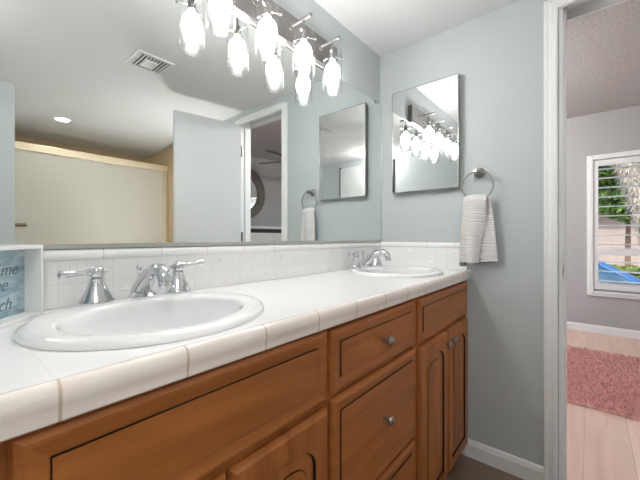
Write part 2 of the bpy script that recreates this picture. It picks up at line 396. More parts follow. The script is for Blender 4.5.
# ------------------------------------------------------------------ vanity: cabinets, counter, backsplash
YF = -.490          # face frame plane
YD = -.508          # front of doors and drawers
def front_panel(x0, x1, z0, z1):
    def L(d, y): return [(x0 + d, y, z0 + d), (x1 - d, y, z0 + d), (x1 - d, y, z1 - d), (x0 + d, y, z1 - d)]
    bm = BM()
    loops(bm, [L(0, YF + .0005), L(0, YD + .012), L(.003, YD + .006), L(.010, YD + .002), L(.014, YD + .002), L(.034, YD + .0055), L(.0342, YD + .0065), L(.0352, YD + .0065), L(.0354, YD + .0022)],
          [0, 0, 0, 0, 0, 1, 1, 1], True, 0)
    return bm
def arch_door(x0, x1, z0, z1):
    cx = (x0 + x1) / 2; N = 25
    st = .048
    def arch(d, y):
        hw = (x1 - x0) / 2 - st - d; zb = z0 + st + .004 + d; zs = z1 - st - .062 - d * .3; rise = .058 - d * .7
        p = [(cx - hw, y, zb), (cx + hw, y, zb)]
        for i in range(N):
            a = PI * i / (N - 1); p.append((cx + hw * math.cos(a), y, zs + rise * math.sin(a) ** .8))
        return p
    def rect(d, y):
        X0, X1, Z0, Z1 = x0 + d, x1 - d, z0 + d, z1 - d
        a0 = arch(0, y); p = [(X0, y, Z0), (X1, y, Z0)]
        for i in range(N):
            ax = a0[2 + i][0]
            if i == 0: p.append((X1, y, a0[2][2]))
            elif i == 1: p.append((X1, y, Z1))
            elif i == N - 2: p.append((X0, y, Z1))
            elif i == N - 1: p.append((X0, y, a0[-1][2]))
            else: p.append((ax, y, Z1))
        return p
    bm = BM()
    loops(bm, [rect(0, YF + .0005), rect(0, YD + .010), rect(.003, YD + .004), rect(.009, YD), arch(0, YD), arch(.0005, YD + .006), arch(.003, YD + .0065), arch(.030, YD + .003), arch(.0302, YD + .006), arch(.0322, YD + .006), arch(.0324, YD + .0015)],
          [0, 0, 0, 0, 1, 1, 0, 1, 1, 1], True, 0)
    return bm
def knob(x, z, parent):
    bm = BM()
    lathe(bm, [(.0085, 0), (.0085, .002), (.005, .004), (.0045, .012), (.009, .016), (.0145, .019), (.0155, .022), (.013, .026), (.006, .029), (.001, .0295)], 20, axis_mx((x, YD + .003, z), (0, -1, 0)))
    return obj('knob', bm, M['nickel'], parent, 50)
def carcass(x0, x1, parent, rails, stiles=()):
    bm = BM()
    box(bm, x0, x0 + .016, -.46, -.004, .0, .886); box(bm, x1 - .016, x1, -.46, -.004, 0, .886)
    box(bm, x0 + .016, x1 - .016, -.02, -.004, .07, .76); box(bm, x0 + .016, x1 - .016, -.459, -.021, .07, .085)
    # face frame
    box(bm, x0, x0 + .03, YF, -.46, .06, .886); box(bm, x1 - .03, x1, YF, -.46, .06, .886)
    for a, b in rails: box(bm, x0 + .03, x1 - .03, YF, -.46, a, b)
    obj('cabinet_body', bm, M['woodv'], parent)
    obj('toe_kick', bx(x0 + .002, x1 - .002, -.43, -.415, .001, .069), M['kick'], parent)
def sink_base(name, x0, x1, fx0, fx1, label, open_x, ptop):
    t = thing(name, label, 'cabinet', ((x0 + x1) / 2, -.25, 0)); L = t.location
    tr = Matrix.Translation(-L)
    def put(o): o.data.transform(tr); return o
    n0 = len(bpy.data.objects)
    carcass(x0, x1, t, ((.06, .085), (.69, .725), (.862, .886)))
    for c in t.children: put(c)
    put(obj('false_drawer_front', front_panel(fx0, fx1, .716, ptop), [M['woodh'], M['glaze']], t))
    for a, b, kx in ((fx0, open_x - .004, open_x - .037), (open_x + .004, fx1, open_x + .037)):
        d = put(obj('cabinet_door', arch_door(a, b, .072, .700), [M['woodv'], M['glaze']], t)); put(knob(kx, .652, d))
    return t
def drawer_bank(x0, x1, fx0, fx1, label):
    t = thing('drawer_cabinet', label, 'cabinet', ((x0 + x1) / 2, -.25, 0)); tr = Matrix.Translation(-t.location)
    carcass(x0, x1, t, ((.06, .085), (.385, .405), (.70, .725), (.862, .886)))
    for c in t.children: c.data.transform(tr)
    for z0, z1, kz in ((.722, .880, .797), (.402, .710, .562), (.072, .390, .235)):
        d = obj('drawer', front_panel(fx0, fx1, z0, z1), [M['woodh'], M['glaze']], t); d.data.transform(tr)
        k = knob((fx0 + fx1) / 2 + .012, kz, d); k.data.transform(tr)
    return t
sink_base('sink_cabinet', -.6255, -.012, -.612, -.022, 'brown wooden sink cabinet with two arched doors, by the grey wall', -.312, .879)
drawer_bank(-1.129, -.626, -1.122, -.639, 'brown wooden three-drawer cabinet with nickel knobs between the sink cabinets')
sink_base('sink_cabinet', -1.69, -1.1295, -1.679, -1.138, 'brown wooden sink cabinet with long false drawer front, under the nearer sink', -1.408, .885)
drawer_bank(-2.196, -1.6905, -2.185, -1.705, 'brown wooden drawer cabinet at the left end of the vanity')
obj('x', BM(), M['woodv']); bpy.data.objects.remove(bpy.data.objects['x'])
struct('trim_2', bx(-.0115, -.0006, -.490, -.004, .06, .886), M['woodv'])

# counter with two oval holes, tiled top and rounded front edge
ZT = .932
SK = [(-1.416, -.258, .231, .212), (-.305, -.258, .231, .212)]
cx0, cx1, cy0, cy1 = -2.198, -.0008, -.490, -.0008
ct = thing('countertop', 'white tiled vanity countertop with two inset oval sinks', 'countertop', (-1.1, -.25, ZT)); ctr = Matrix.Translation(-ct.location)
bm = BM()
xs = [cx0]
for (sx, sy, a, b) in SK:
    X0, X1 = sx - .27, min(sx + .27, cx1 - .001)
    N = 64; angs = sorted([2 * PI * i / N for i in range(N)] + [math.atan2(yy - sy, xx - sx) % (2 * PI) for xx in (X0, X1) for yy in (cy0, cy1)])
    outer, inner = [], []
    for an in angs:
        c, s = math.cos(an), math.sin(an)
        t = min([((X1 if c > 0 else X0) - sx) / c if abs(c) > 1e-9 else 9, ((cy1 if s > 0 else cy0) - sy) / s if abs(s) > 1e-9 else 9])
        outer.append((sx + c * t, sy + s * t, ZT)); inner.append((sx + (a - .012) * c, sy + (b - .012) * s, ZT))
    V = loops(bm, [outer, inner, [(x, y, ZT - .03) for x, y, z in inner]], [0, 0], False)
    xs += [X0, X1]
xs.append(cx1)
for x0, x1 in ((xs[0], xs[1]), (xs[2], xs[3]), (xs[4], xs[5])):
    bm.faces.new([bm.verts.new(p) for p in ((x0, cy0, ZT), (x1, cy0, ZT), (x1, cy1, ZT), (x0, cy1, ZT))])
for f in bm.faces:
    f.normal_update()
    if abs(f.normal.z) > .9 and f.normal.z < 0: f.normal_flip()
o = obj('tiled_top', bm, M['top'], ct); o.data.transform(ctr)
bm = BM()
prof = [(-.490, ZT), (-.496, ZT + .0035), (-.503, ZT + .0035), (-.508, ZT + .0015), (-.5115, ZT - .003), (-.5130, ZT - .009), (-.5130, ZT - .021), (-.5118, ZT - .023), (-.5112, .892), (-.508, .889), (-.470, .889), (-.470, ZT - .01), (-.490, ZT - .01)]
A = [bm.verts.new((cx0, y, z)) for y, z in prof]; B = [bm.verts.new((cx1, y, z)) for y, z in prof]; k = len(prof)
for i in range(k): bm.faces.new((A[i], A[(i + 1) % k], B[(i + 1) % k], B[i]))
bm.faces.new(A); bm.faces.new(B)
o = obj('edge_tiles', bm, M['edge'], ct, 35); o.data.transform(ctr)

bs = thing('tile_backsplash', 'low white tile backsplash behind the counter, below the mirror', 'backsplash', (-1.1, -.004, ZT + .001)); btr = Matrix.Translation(-bs.location)
o = obj('tile_field', bx(cx0, -.0085, -.0085, -.0006, ZT + .001, 1.0445), M['bsx'], bs); o.data.transform(btr)
def bullnose(axis, a0, a1):
    bm = BM(); prof = [(.0006, 1.0445), (.0095, 1.0445), (.0135, 1.0475), (.0150, 1.054), (.0145, 1.062), (.011, 1.069), (.006, 1.0725), (.0006, 1.0730)]
    def P(a, d, z): return (a, -d, z) if axis == 'x' else (-d, a, z)
    A = [bm.verts.new(P(a0, d, z)) for d, z in prof]; B = [bm.verts.new(P(a1, d, z)) for d, z in prof]; k = len(prof)
    for i in range(k): bm.faces.new((A[i], A[(i + 1) % k], B[(i + 1) % k], B[i]))
    bm.faces.new(A); bm.faces.new(B); return bm
o = obj('bullnose_trim', bullnose('x', cx0, -.0085), M['trx'], bs, 50); o.data.transform(btr)
def relief(x, z, parent, tr, side=False):
    """small raised shell on one tile"""
    bm = BM()
    for i in range(5):
        a = math.radians(30 + 30 * i); c, s = math.cos(a), math.sin(a)
        n = 10; r0 = .0115
        mid = Vector((x + c * .0085, -.0085, z - .006 + s * .010))
        rings = []
        for j in range(4):
            f = math.cos(j / 3 * PI / 2); hh = .0028 * math.sin(j / 3 * PI / 2)
            rings.append([(mid.x + (c * math.cos(q) * .010 - s * math.sin(q) * .0036) * f, -.0084 - hh, mid.z + (s * math.cos(q) * .010 + c * math.sin(q) * .0036) * f) for q in [2 * PI * m / n for m in range(n)]])
        loops(bm, rings, [0] * 3)
    if side:
        for v in bm.verts: v.co = Vector((v.co.y, v.co.x, v.co.z))
    o = obj('embossed_shell', bm, M['emb'], parent, 60); o.data.transform(tr)
for kx, row in ((-1.5133, 1), (-1.3983, 0), (-1.226, 0), (-1.2833, 1), (-1.1108, 1), (-.9958, 0), (-.938, 1), (-.8233, 1), (-.6508, 1), (-.708, 0), (-.536, 0), (-.4783, 1), (-1.628, 0)):
    relief(kx, ZT + .0287 + .0575 * row, bs, btr)
sb = thing('tile_backsplash', 'short white tile side splash on the grey right wall beside the far sink', 'backsplash', (-.004, -.25, ZT + .001)); str_ = Matrix.Translation(-sb.location)
o = obj('tile_field', bx(-.0085, -.0006, -.497, -.0010, ZT + .001, 1.0445), M['bsy'], sb); o.data.transform(str_)
o = obj('bullnose_trim', bullnose('y', -.500, -.0010), M['try_'], sb, 50); o.data.transform(str_)
for ky, row in ((-.201, 1), (-.316, 0), (-.431, 1)): relief(ky, ZT + .0287 + .0575 * row, sb, str_, True)

# sinks
def ell(sx, sy, a, b, z, n=72): return [(sx + a * math.cos(2 * PI * i / n), sy + b * math.sin(2 * PI * i / n), z) for i in range(n)]
def sink(k, label):
    sx, sy, a, b = SK[k]; t = thing('oval_sink', label, 'sink', (sx, sy, ZT))
    bm = BM(); ls = [ell(0, 0, a, b, .0006), ell(0, 0, a, b, .005), ell(0, 0, a - .003, b - .003, .0105), ell(0, 0, a - .009, b - .009, .0143), ell(0, 0, a - .016, b - .016, .015)]
    yo, a2, b2 = -.024, .176, .152
    ls += [ell(-.006, yo, a2 + .004, b2 + .004, .0150), ell(-.006, yo, a2, b2, .0140), ell(-.006, yo, a2 - .004, b2 - .004, .0105), ell(-.006, yo, a2 - .007, b2 - .007, .004)]
    for i in range(1, 11):
        f = math.cos(i / 11 * PI / 2) ** .55; ls.append(ell(-.006, yo, (a2 - .007) * f, (b2 - .007) * f, .004 - .133 * math.sin(i / 11 * PI / 2) ** 1.1))
    ls.append(ell(-.006, yo, .022, .022, -.131)); ls.append(ell(-.006, yo, .021, .021, -.137))
    loops(bm, ls, [0] * (len(ls) - 1)); obj('basin', bm, M['white'], t, 60)
    bm = BM(); lathe(bm, [(.0205, -.136), (.0205, -.130), (.016, -.129), (.015, -.1305), (.002, -.1295)], 24, Matrix.Translation((-.006, -.024, 0))); obj('drain', bm, M['chrome'], t, True)
sink(0, 'white oval drop-in sink in the foreground, nearer the camera')
sink(1, 'white oval drop-in sink in the far corner, by the towel')

# faucets: bell handles with levers and an arched spout with lift rod
def handle(parent, x, sx, up):
    bm = BM()
    lathe(bm, [(.0350, 0), (.0360, .003), (.0345, .007), (.0320, .010), (.0285, .018), (.0240, .028), (.0195, .038), (.0165, .047), (.0150, .051), (.0160, .053), (.0160, .056), (.0120, .059), (.0120, .062)], 32, Matrix.Translation((x, 0, 0)))
    h = obj('faucet_handle', bm, M['chrome'], parent, 50)
    bm = BM()
    lathe(bm, [(.0100, .058), (.0145, .062), (.0158, .068), (.0150, .077), (.0110, .083), (.003, .086)], 24, Matrix.Translation((x, 0, 0)))
    d = Vector((sx, -.10, up)).normalized()
    lathe(bm, [(.0095, .008), (.0080, .018), (.0062, .024), (.0055, .030), (.0062, .048), (.0078, .062), (.0092, .069), (.0082, .074), (.003, .076)], 18, axis_mx((x, 0, .072), d))
    lathe(bm, [(.006, .008), (.0045, .014), (.0055, .018), (.004, .021), (.001, .022)], 14, axis_mx((x, 0, .072), -d))
    obj('lever', bm, M['chrome'], h, 50)
def faucet(x, y, label):
    t = thing('widespread_faucet', label, 'faucet', (x, y, ZT + .0153))
    handle(t, -.103, -1, -.02); handle(t, .093, 1, .10)
    bm = BM()
    lathe(bm, [(.033, 0), (.034, .003), (.030, .007), (.026, .010), (.022, .014)], 32)
    P = [(0, .010, .006), (0, .004, .020), (0, -.010, .036), (0, -.030, .053), (0, -.054, .067), (0, -.078, .0745), (0, -.098, .0745), (0, -.113, .068), (0, -.121, .057), (0, -.1235, .047), (0, -.124, .042)]
    tube(bm, P, [.027, .0245, .0215, .019, .0172, .0162, .0158, .0156, .015, .014, .0132], 22)
    lathe(bm, [(.0138, 0), (.0145, .003), (.0145, .008), (.0125, .010)], 20, axis_mx((0, -.124, .044), (0, 0, -1)))
    obj('spout', bm, M['chrome'], t, 60)
    bm = BM(); lathe(bm, [(.0085, .02), (.0070, .034), (.0035, .040), (.0032, .058), (.0055, .061), (.0040, .065), (.0072, .070), (.0078, .075), (.0055, .081), (.001, .083)], 18, Matrix.Translation((0, .024, 0)))
    obj('lift_rod', bm, M['chrome'], t, 50)
faucet(-1.380, -.078, 'chrome widespread faucet with two lever handles, behind the nearer sink')
faucet(-.275, -.078, 'chrome widespread faucet with two lever handles, behind the far corner sink')

# beach sign: white shadow box with blue print
ang = math.radians(50)
bxw, bxh, bxd, th = .20, .152, .036, .0075
sg = thing('shadow_box_sign', 'white shadow box frame with blue handwritten beach print, left end of counter', 'sign', (-1.577, -.052, ZT + .0006), ang)
bm = BM()     # local: x from 0 to -width, front at y=0, back at +depth
for a in ((-bxw, 0, 0, bxd, 0, th), (-bxw, 0, 0, bxd, bxh - th, bxh), (-th, 0, 0, bxd, th, bxh - th), (-bxw, -bxw + th, 0, bxd, th, bxh - th), (-bxw + th, -th, bxd - .003, bxd, th, bxh - th)): box(bm, *a)
obj('box_frame', bm, M['trim'], sg)
obj('print', bx(-bxw + th, -th, bxd - .0045, bxd - .0031, th, bxh - th), M['pic'], sg)
def text_mesh(name, s, size, mtl, parent, loc, rot, shear=.35, align='RIGHT', ext=.0004, space=1.0):
    c = bpy.data.curves.new(name, 'FONT'); c.body = s; c.size = size; c.shear = shear; c.align_x = align; c.extrude = ext; c.space_character = space; c.offset = -.0005
    o = bpy.data.objects.new(name, c); COL.objects.link(o)
    dg = bpy.context.evaluated_depsgraph_get(); me = bpy.data.meshes.new_from_object(o.evaluated_get(dg))
    bpy.data.objects.remove(o); q = bpy.data.objects.new(name, me); COL.objects.link(q); me.materials.clear(); me.materials.append(mtl)
    q.parent = parent; q.location = loc; q.rotation_euler = rot; return q
for s, xr, z in (('Take me', -.029, .092), ('to the', -.056, .062), ('beach', -.046, .022)):
    text_mesh('handwriting', s, .036, M['ink'], sg, (xr, bxd - .0050, z), (PI / 2, 0, 0))

# ------------------------------------------------------------------ mirrors
ZM0, ZM1 = 1.079, 1.897
mi = thing('wall_mirror', 'large frameless vanity mirror above the white backsplash', 'mirror', (-1.1, -.004, ZM0)); mtr = Matrix.Translation(-mi.location)
o = obj('mirror_glass', bx(-2.197, -.004, -.0095, -.0006, ZM0, ZM1), M['mirror'], mi); o.data.transform(mtr)
bm = BM(); box(bm, -2.197, -.0012, -.0125, -.0006, ZM0 - .0055, ZM0 + .006); box(bm, -.0055, -.0012, -.0115, -.0006, ZM0 + .006, ZM1 + .001); box(bm, -2.197, -.0055, -.0110, -.0006, ZM1, ZM1 + .003)
o = obj('edge_channel', bm, M['mframe'], mi); o.data.transform(mtr)
for x in (-.075, -1.95):
    bm = bx(x - .009, x + .009, -.0135, -.0097, ZM1 - .012, ZM1 + .005, bev=.0015); o = obj('mirror_clip', bm, M['nickel'], mi); o.data.transform(mtr)

mc = thing('medicine_cabinet', 'mirrored medicine cabinet with thin steel edge on the grey wall', 'medicine cabinet', (-.02, -.287, 1.356)); tr = Matrix.Translation(-mc.location)
my0, my1, mz0, mz1 = -.467, -.099, 1.353, 1.926
o = obj('cabinet_box', bx(-.020, -.0006, my0 + .008, my1 - .008, mz0 + .008, mz1 - .008), M['nickel'], mc); o.data.transform(tr)
o = obj('mirror_door', bx(-.0385, -.021, my0 + .003, my1 - .003, mz0 + .003, mz1 - .003), M['mirror2'], mc); o.data.transform(tr)
bm = BM()
for a in ((my0, my0 + .003, mz0, mz1), (my1 - .003, my1, mz0, mz1), (my0 + .003, my1 - .003, mz0, mz0 + .003), (my0 + .003, my1 - .003, mz1 - .003, mz1)): box(bm, -.040, -.021, *a)
o = obj('steel_edge', bm, M['nickel'], mc); o.data.transform(tr)

# ------------------------------------------------------------------ vanity light
vl = thing('vanity_light', 'four-lamp nickel vanity light with clear glass cylinders above the mirror', 'light fixture', (-.87, 0, 1.97)); vtr = Matrix.Translation(-vl.location)
LX = [-.597, -.785, -.973, -1.161]; LY = -.098
o = obj('backplate', bx(-1.285, -.468, -.030, -.0006, 1.902, 2.022, bev=.003), M['plate'], vl); o.data.transform(vtr)
for x in LX:
    bm = BM(); zr = 1.972
    lathe(bm, [(.016, 0), (.016, .004), (.0065, .006), (.0065, .098), (.0085, .100), (.0085, .108), (.003, .110)], 18, axis_mx((x, -.030, zr), (0, -1, 0)))
    tube(bm, [(x, LY, zr), (x, LY, 1.925)], .0045, 12); lathe(bm, [(.012, 1.885), (.014, 1.888), (.014, 1.918), (.009, 1.926)], 20, Matrix.Translation((x, LY, 0)))
    a = obj('lamp_arm', bm, M['nickel'], vl, 40); a.data.transform(vtr)
    bm = BM()
    for q in range(3):
        an = math.radians(90 + 120 * q); d = Vector((math.cos(an), math.sin(an), 0)); p = Vector((x, LY, 1.903))
        tube(bm, [p + d * .013, p + d * .050], .0022, 8); lathe(bm, [(.004, 0), (.0045, .004), (.003, .007)], 10, axis_mx(p + d * .0445, d))
    s = obj('thumb_screw', bm, M['chrome'], a, 40); s.data.transform(vtr)
    bm = BM()      # thick-based glass cylinder, open at the top
    lathe(bm, [(.043, 1.930), (.043, 1.752), (.0405, 1.747), (.030, 1.745), (.012, 1.745)], 40, Matrix.Translation((x, LY, 0)), False)
    lathe(bm, [(.0405, 1.930), (.0405, 1.762), (.035, 1.757), (.012, 1.756)], 40, Matrix.Translation((x, LY, 0)), False)
    lathe(bm, [(.043, 1.930), (.0405, 1.930)], 40, Matrix.Translation((x, LY, 0)), False)
    g = obj('glass_shade', bm, M['glass'], vl, 50); g.data.transform(vtr)
    bm = BM(); lathe(bm, [(.033, 1.800), (.0315, 1.785), (.027, 1.772), (.019, 1.763), (.010, 1.759), (.002, 1.758)], 32, Matrix.Translation((x, LY, 0)), False)
    g2 = obj('frosted_cup', bm, M['frost2'], g, 50); g2.data.transform(vtr)
    bm = BM(); lathe(bm, [(.010, 1.8845), (.0105, 1.874), (.018, 1.869), (.0265, 1.860), (.0315, 1.846), (.0325, 1.830), (.0315, 1.812), (.0265, 1.798), (.018, 1.789), (.009, 1.785), (.001, 1.784)], 24, Matrix.Translation((x, LY, 0)))
    b = obj('bulb', bm, M['bulb'], g, True); b.data.transform(vtr)

# recessed lamp, added fill globe and sconce, and vent in the bathroom
def can(x, y, label):
    t = thing('recessed_light', label, 'ceiling light', (x, y, ZC))
    bm = BM(); lathe(bm, [(.052, -.0005), (.052, -.004), (.060, -.007), (.070, -.005), (.072, -.0005)], 40, None, False); obj('trim_ring', bm, M['trim'], t, True)
    bm = BM(); lathe(bm, [(.0515, -.0006), (.0515, -.003)], 40); obj('lens', bm, M['can'], t)
can(-.975, -2.79, 'round recessed ceiling light near the gold-framed shower door')
M['globe'] = emis('opal_fill_globe', (1, .97, .93), FILL_GLOBE)  # fill globe added out of view to lift ceiling and cabinets
gl = thing('fill_ceiling_globe', 'added, unseen white opal globe fill light above the left end of the vanity', 'ceiling light', (-1.96, -1.17, ZC))
bm = BM(); lathe(bm, [(.06, -.0006), (.06, -.012), (.045, -.02), (.045, -.03)], 28); obj('canopy', bm, M['nickel'], gl, 40)
bm = BM(); lathe(bm, [(.044, -.031)] + [(.085 * math.sin(a), -.105 + .085 * math.cos(a)) for a in [math.radians(32 + 147 * i / 12) for i in range(13)]], 32); obj('globe', bm, M['globe'], gl, True)
sc = thing('fill_sconce', 'added, unseen white opal globe fill light on the wall behind the open bathroom door', 'fill light', (0, -1.98, 1.25))  # fill lamp added out of sight to brighten the shower end
bm = BM(); lathe(bm, [(.05, .0006), (.05, .012), (.02, .02), (.012, .03), (.012, .07)], 28, axis_mx((0, 0, 0), (-1, 0, 0))); obj('wall_plate', bm, M['nickel'], sc, 40)
bm = BM(); lathe(bm, [(.07 * math.sin(a), .07 * math.cos(a)) for a in [math.radians(1 + 178 * i / 14) for i in range(15)]], 28, Matrix.Translation((-.135, 0, 0))); M['sconce_fill'] = emis('opal_fill_sconce', (1, .97, .93), 62.0); obj('globe', bm, M['sconce_fill'], sc, True)
vt = thing('ceiling_vent', 'square white exhaust vent in the ceiling with a small centre lens', 'vent', (-.87, -1.15, ZC), math.radians(0))
bm = BM()
for a in ((-.105, .105, -.105, -.085), (-.105, .105, .085, .105), (-.105, -.085, -.085, .085), (.085, .105, -.085, .085)): box(bm, *a, -.012, -.0006, bev=.002)
obj('vent_frame', bm, M['ventw'], vt); obj('vent_shade_sheet', bx(-.085, .085, -.085, .085, -.003, -.0006), M['void_shade'], vt)  # flat dark sheet stands in for the shade behind the slats
for i in range(9):
    x = -.076 + .019 * i; obj('slat', bx(x - .0045, x + .0045, -.085, .085, -.009, -.0035), M['ventw'], vt)
obj('centre_lens', bx(-.042, .03, -.045, .045, -.022, -.0102, bev=.004), M['trim'], vt)

# ------------------------------------------------------------------ towel ring and towel
RY, RZ = -.556, 1.4175
rg = thing('towel_ring', 'brushed nickel towel ring on the grey wall beside the medicine cabinet', 'towel ring', (0, RY, RZ))
bm = BM(); lathe(bm, [(.025, .0006), (.0255, .006), (.024, .010), (.019, .014), (.0115, .018), (.0095, .026), (.0095, .046), (.013, .050), (.0145, .056), (.012, .062), (.003, .064)], 28, axis_mx((0, 0, 0), (-1, 0, 0))); obj('mount', bm, M['nickel'], rg, 50)
R0 = .070
bm = BM(); tube(bm, [(-.046 - .0 * k, R0 * math.sin(2 * PI * k / 56), -R0 + .004 + R0 * math.cos(2 * PI * k / 56)) for k in range(56)], .0042, 12, closed=True); obj('ring', bm, M['nickel'], rg, True)

tw = thing('hand_towel', 'white ribbed hand towel hanging folded through the towel ring', 'towel', (-.046, RY, RZ - .14)); 
def flap(nm, yl, yr, xs_, ztop, zbl, zbr, ph, amp, mtl, rad):
    """hanging cloth; yl/yr (t)->y local ; rounded over the ring at the top"""
    ns, ntt = 36, 150; bm = BM(); g = []
    for j in range(ntt + 1):
        t = j / ntt; row = []
        for i in range(ns + 1):
            s = i / ns
            y = yl(t) * (1 - s) + yr(t) * s
            zb = zbl * (1 - s) + zbr * s; z = ztop + (zb - ztop) * t
            rib = .0021 * math.sin((z) * 2 * PI / .0125)
            fold = amp * math.sin(s * PI * 2.6 + ph - t * 1.3) * (.45 + .55 * t)
            edge = .006 * (abs(2 * s - 1) ** 4)
            x = xs_ * min(1, (t * 14) ** .5) + (fold - rib * (1 if xs_ < 0 else -1)) * min(1, t * 6) + edge * (1 if xs_ < 0 else -1)
            zz = z - (0 if t > .07 else 0) - .006 * (2 * s - 1) ** 2 * (1 - t)
            row.append(bm.verts.new((x, y, zz)))
        g.append(row)
    for a, b in zip(g, g[1:]):
        for i in range(ns): bm.faces.new((a[i], a[i + 1], b[i + 1], b[i]))
    o = obj(nm, bm, mtl, tw, True)
    m = o.modifiers.new('thick', 'SOLIDIFY'); m.thickness = .007; m.offset = 0
    return o
flap('front_fold', lambda t: .056 + .022 * t ** .8, lambda t: -.042 + .046 * max(0, t - .2), -.022, .028, -.302, -.300, .3, .010, M['towel'], .01)
flap('back_fold', lambda t: .020 - .005 * t, lambda t: -.052 - .036 * t ** .7, .006, .026, -.296, -.290, 1.9, .006, M['towel'], .01)
o = obj('dark_hem_piece', bx(-.030, -.012, .045, .074, -.318, -.299, bev=.003), M['tag'], tw); o['label'] = 'dark grey piece under the towel hem'  # small dark grey box below the left of the hem

# ------------------------------------------------------------------ shower behind (seen in the mirror)
sd = thing('shower_door', 'frosted sliding shower door with pale gold frame', 'shower door', (-.63, -3.06, 0)); tr = Matrix.Translation(-sd.location)
o = obj('header_rail', bx(-1.3645, .1095, -3.09, -3.03, 1.903, 1.972, bev=.004), M['brass'], sd); o.data.transform(tr)
for x0, x1 in ((-1.3645, -1.325), (.07, .1095)):
    o = obj('side_jamb', bx(x0, x1, -3.085, -3.035, .47, 1.903, bev=.003), M['brass'], sd); o.data.transform(tr)
o = obj('bottom_track', bx(-1.3645, .1095, -3.09, -3.03, .446, .470, bev=.003), M['brass'], sd); o.data.transform(tr)
for x0, x1, y in ((-1.324, -.575, -3.050), (-.625, .069, -3.072)):
    p = obj('glass_panel', bx(x0, x1, y - .003, y + .003, .471, 1.902), M['frost'], sd); p.data.transform(tr)
    if x0 < -1:
        bm = BM(); tube(bm, [(-1.26, y + .003, 1.212), (-1.26, y + .04, 1.212), (-1.20, y + .04, 1.212), (-1.20, y + .003, 1.212)], .014, 12)
        h = obj('pull_handle', bm, M['brass2'], p, True); h.data.transform(tr)
tb = thing('bathtub', 'white bathtub below the frosted shower door', 'bathtub', (-.63, -3.4, 0)); tr = Matrix.Translation(-tb.location)
def rr(x0, x1, y0, y1, z, r, n=8):
    p = []
    for cx_, cy_, a0 in ((x1 - r, y1 - r, 0), (x0 + r, y1 - r, 90), (x0 + r, y0 + r, 180), (x1 - r, y0 + r, 270)):
        for i in range(n + 1): a = math.radians(a0 + 90 * i / n); p.append((cx_ + r * math.cos(a), cy_ + r * math.sin(a), z))
    return p
bm = BM(); loops(bm, [rr(-1.364, .109, -3.759, -3.02, .0006, .01), rr(-1.364, .109, -3.759, -3.02, .44, .01), rr(-1.36, .105, -3.755, -3.024, .445, .01), rr(-1.28, .03, -3.69, -3.10, .445, .12), rr(-1.26, .01, -3.67, -3.12, .42, .12), rr(-1.18, -.07, -3.62, -3.17, .10, .12)], [0] * 5)
obj('tub_shell', bm, M['white'], tb, 30).data.transform(tr)

# ------------------------------------------------------------------ bedroom things
rug = thing('shag_rug', 'dusty pink shag rug on the pale wood bedroom floor', 'rug', (1.63, -1.35, .001))
rx, ry = .66, 1.05
obj('rug_backing', bx(-rx, rx, -ry, ry, 0, .012), M['pink'], rug)
verts, faces = [], []
for i in range(30000):
    x, y = random.uniform(-rx, rx), random.uniform(-ry, ry)
    if not (y > -.45): 
        if random.random() < .5: continue
    a = random.uniform(0, 2 * PI); l = random.uniform(.018, .036); w = .0042; lean = random.uniform(.006, .026)
    ca, sa = math.cos(a), math.sin(a); b = random.uniform(0, 2 * PI); k = len(verts)
    tx, ty = x + lean * math.cos(b), y + lean * math.sin(b)
    verts += [(x - ca * w, y - sa * w, .010), (x + ca * w, y + sa * w, .010), (tx + ca * w * .6, ty + sa * w * .6, .010 + l * .85), (tx - ca * w * .6, ty - sa * w * .6, .010 + l)]
    faces.append((k, k + 1, k + 2, k + 3))
me = bpy.data.meshes.new('shag_pile'); me.from_pydata(verts, [], faces); me.materials.append(M['pink'])
o = bpy.data.objects.new('shag_pile', me); COL.objects.link(o); o.parent = rug; o['kind'] = 'stuff'

rm = thing('round_mirror', 'round wall mirror with wide weathered wood rim on the bedroom wall', 'mirror', (1.665, -3.6, 1.86))
bm = BM(); n = 64
def circ(r, y): return [(r * math.cos(2 * PI * i / n), y, r * math.sin(2 * PI * i / n)) for i in range(n)]
loops(bm, [circ(.30, .006), circ(.30, .03), circ(.33, .045), circ(.42, .045), circ(.45, .03), circ(.45, .001)], [0] * 5, False); obj('wood_rim', bm, M['ring'], rm, 35)
bm = BM(); loops(bm, [circ(.31, .001), circ(.31, .008)], [0]); obj('mirror_glass', bm, M['mirror2'], rm)

dr = thing('tall_dresser', 'tall white dresser with a gap painted dark under its top, below the round mirror', 'dresser', (1.9, -3.35, 0)); 
obj('dresser_top', bx(-.75, .75, -.235, .25, 1.235, 1.275, bev=.004), M['dresser'], dr)
obj('recess_shade_block', bx(-.72, .72, -.225, .22, 1.17, 1.2345), M['void_shade'], dr)  # solid block painted dark for the shade under the top
obj('dresser_body', bx(-.74, .74, -.23, .235, .06, 1.1695, bev=.003), M['dresser'], dr)
for k in range(4):
    for s in (-1, 1):
        d = obj('drawer', bx(s * .37 - .355, s * .37 + .355, .2355, .247, .085 + .27 * k, .335 + .27 * k, bev=.003), M['dresser'], dr)
        bm = BM(); lathe(bm, [(.006, 0), (.006, .012), (.014, .018), (.010, .026)], 14, axis_mx((s * .37, .247, .21 + .27 * k), (0, 1, 0))); obj('knob', bm, M['nickel'], d, True)
for sx in (-.68, .68):
    for sy in (-.19, .19): obj('foot', bx(sx - .025, sx + .025, sy - .025, sy + .025, .0006, .0599), M['dresser'], dr)

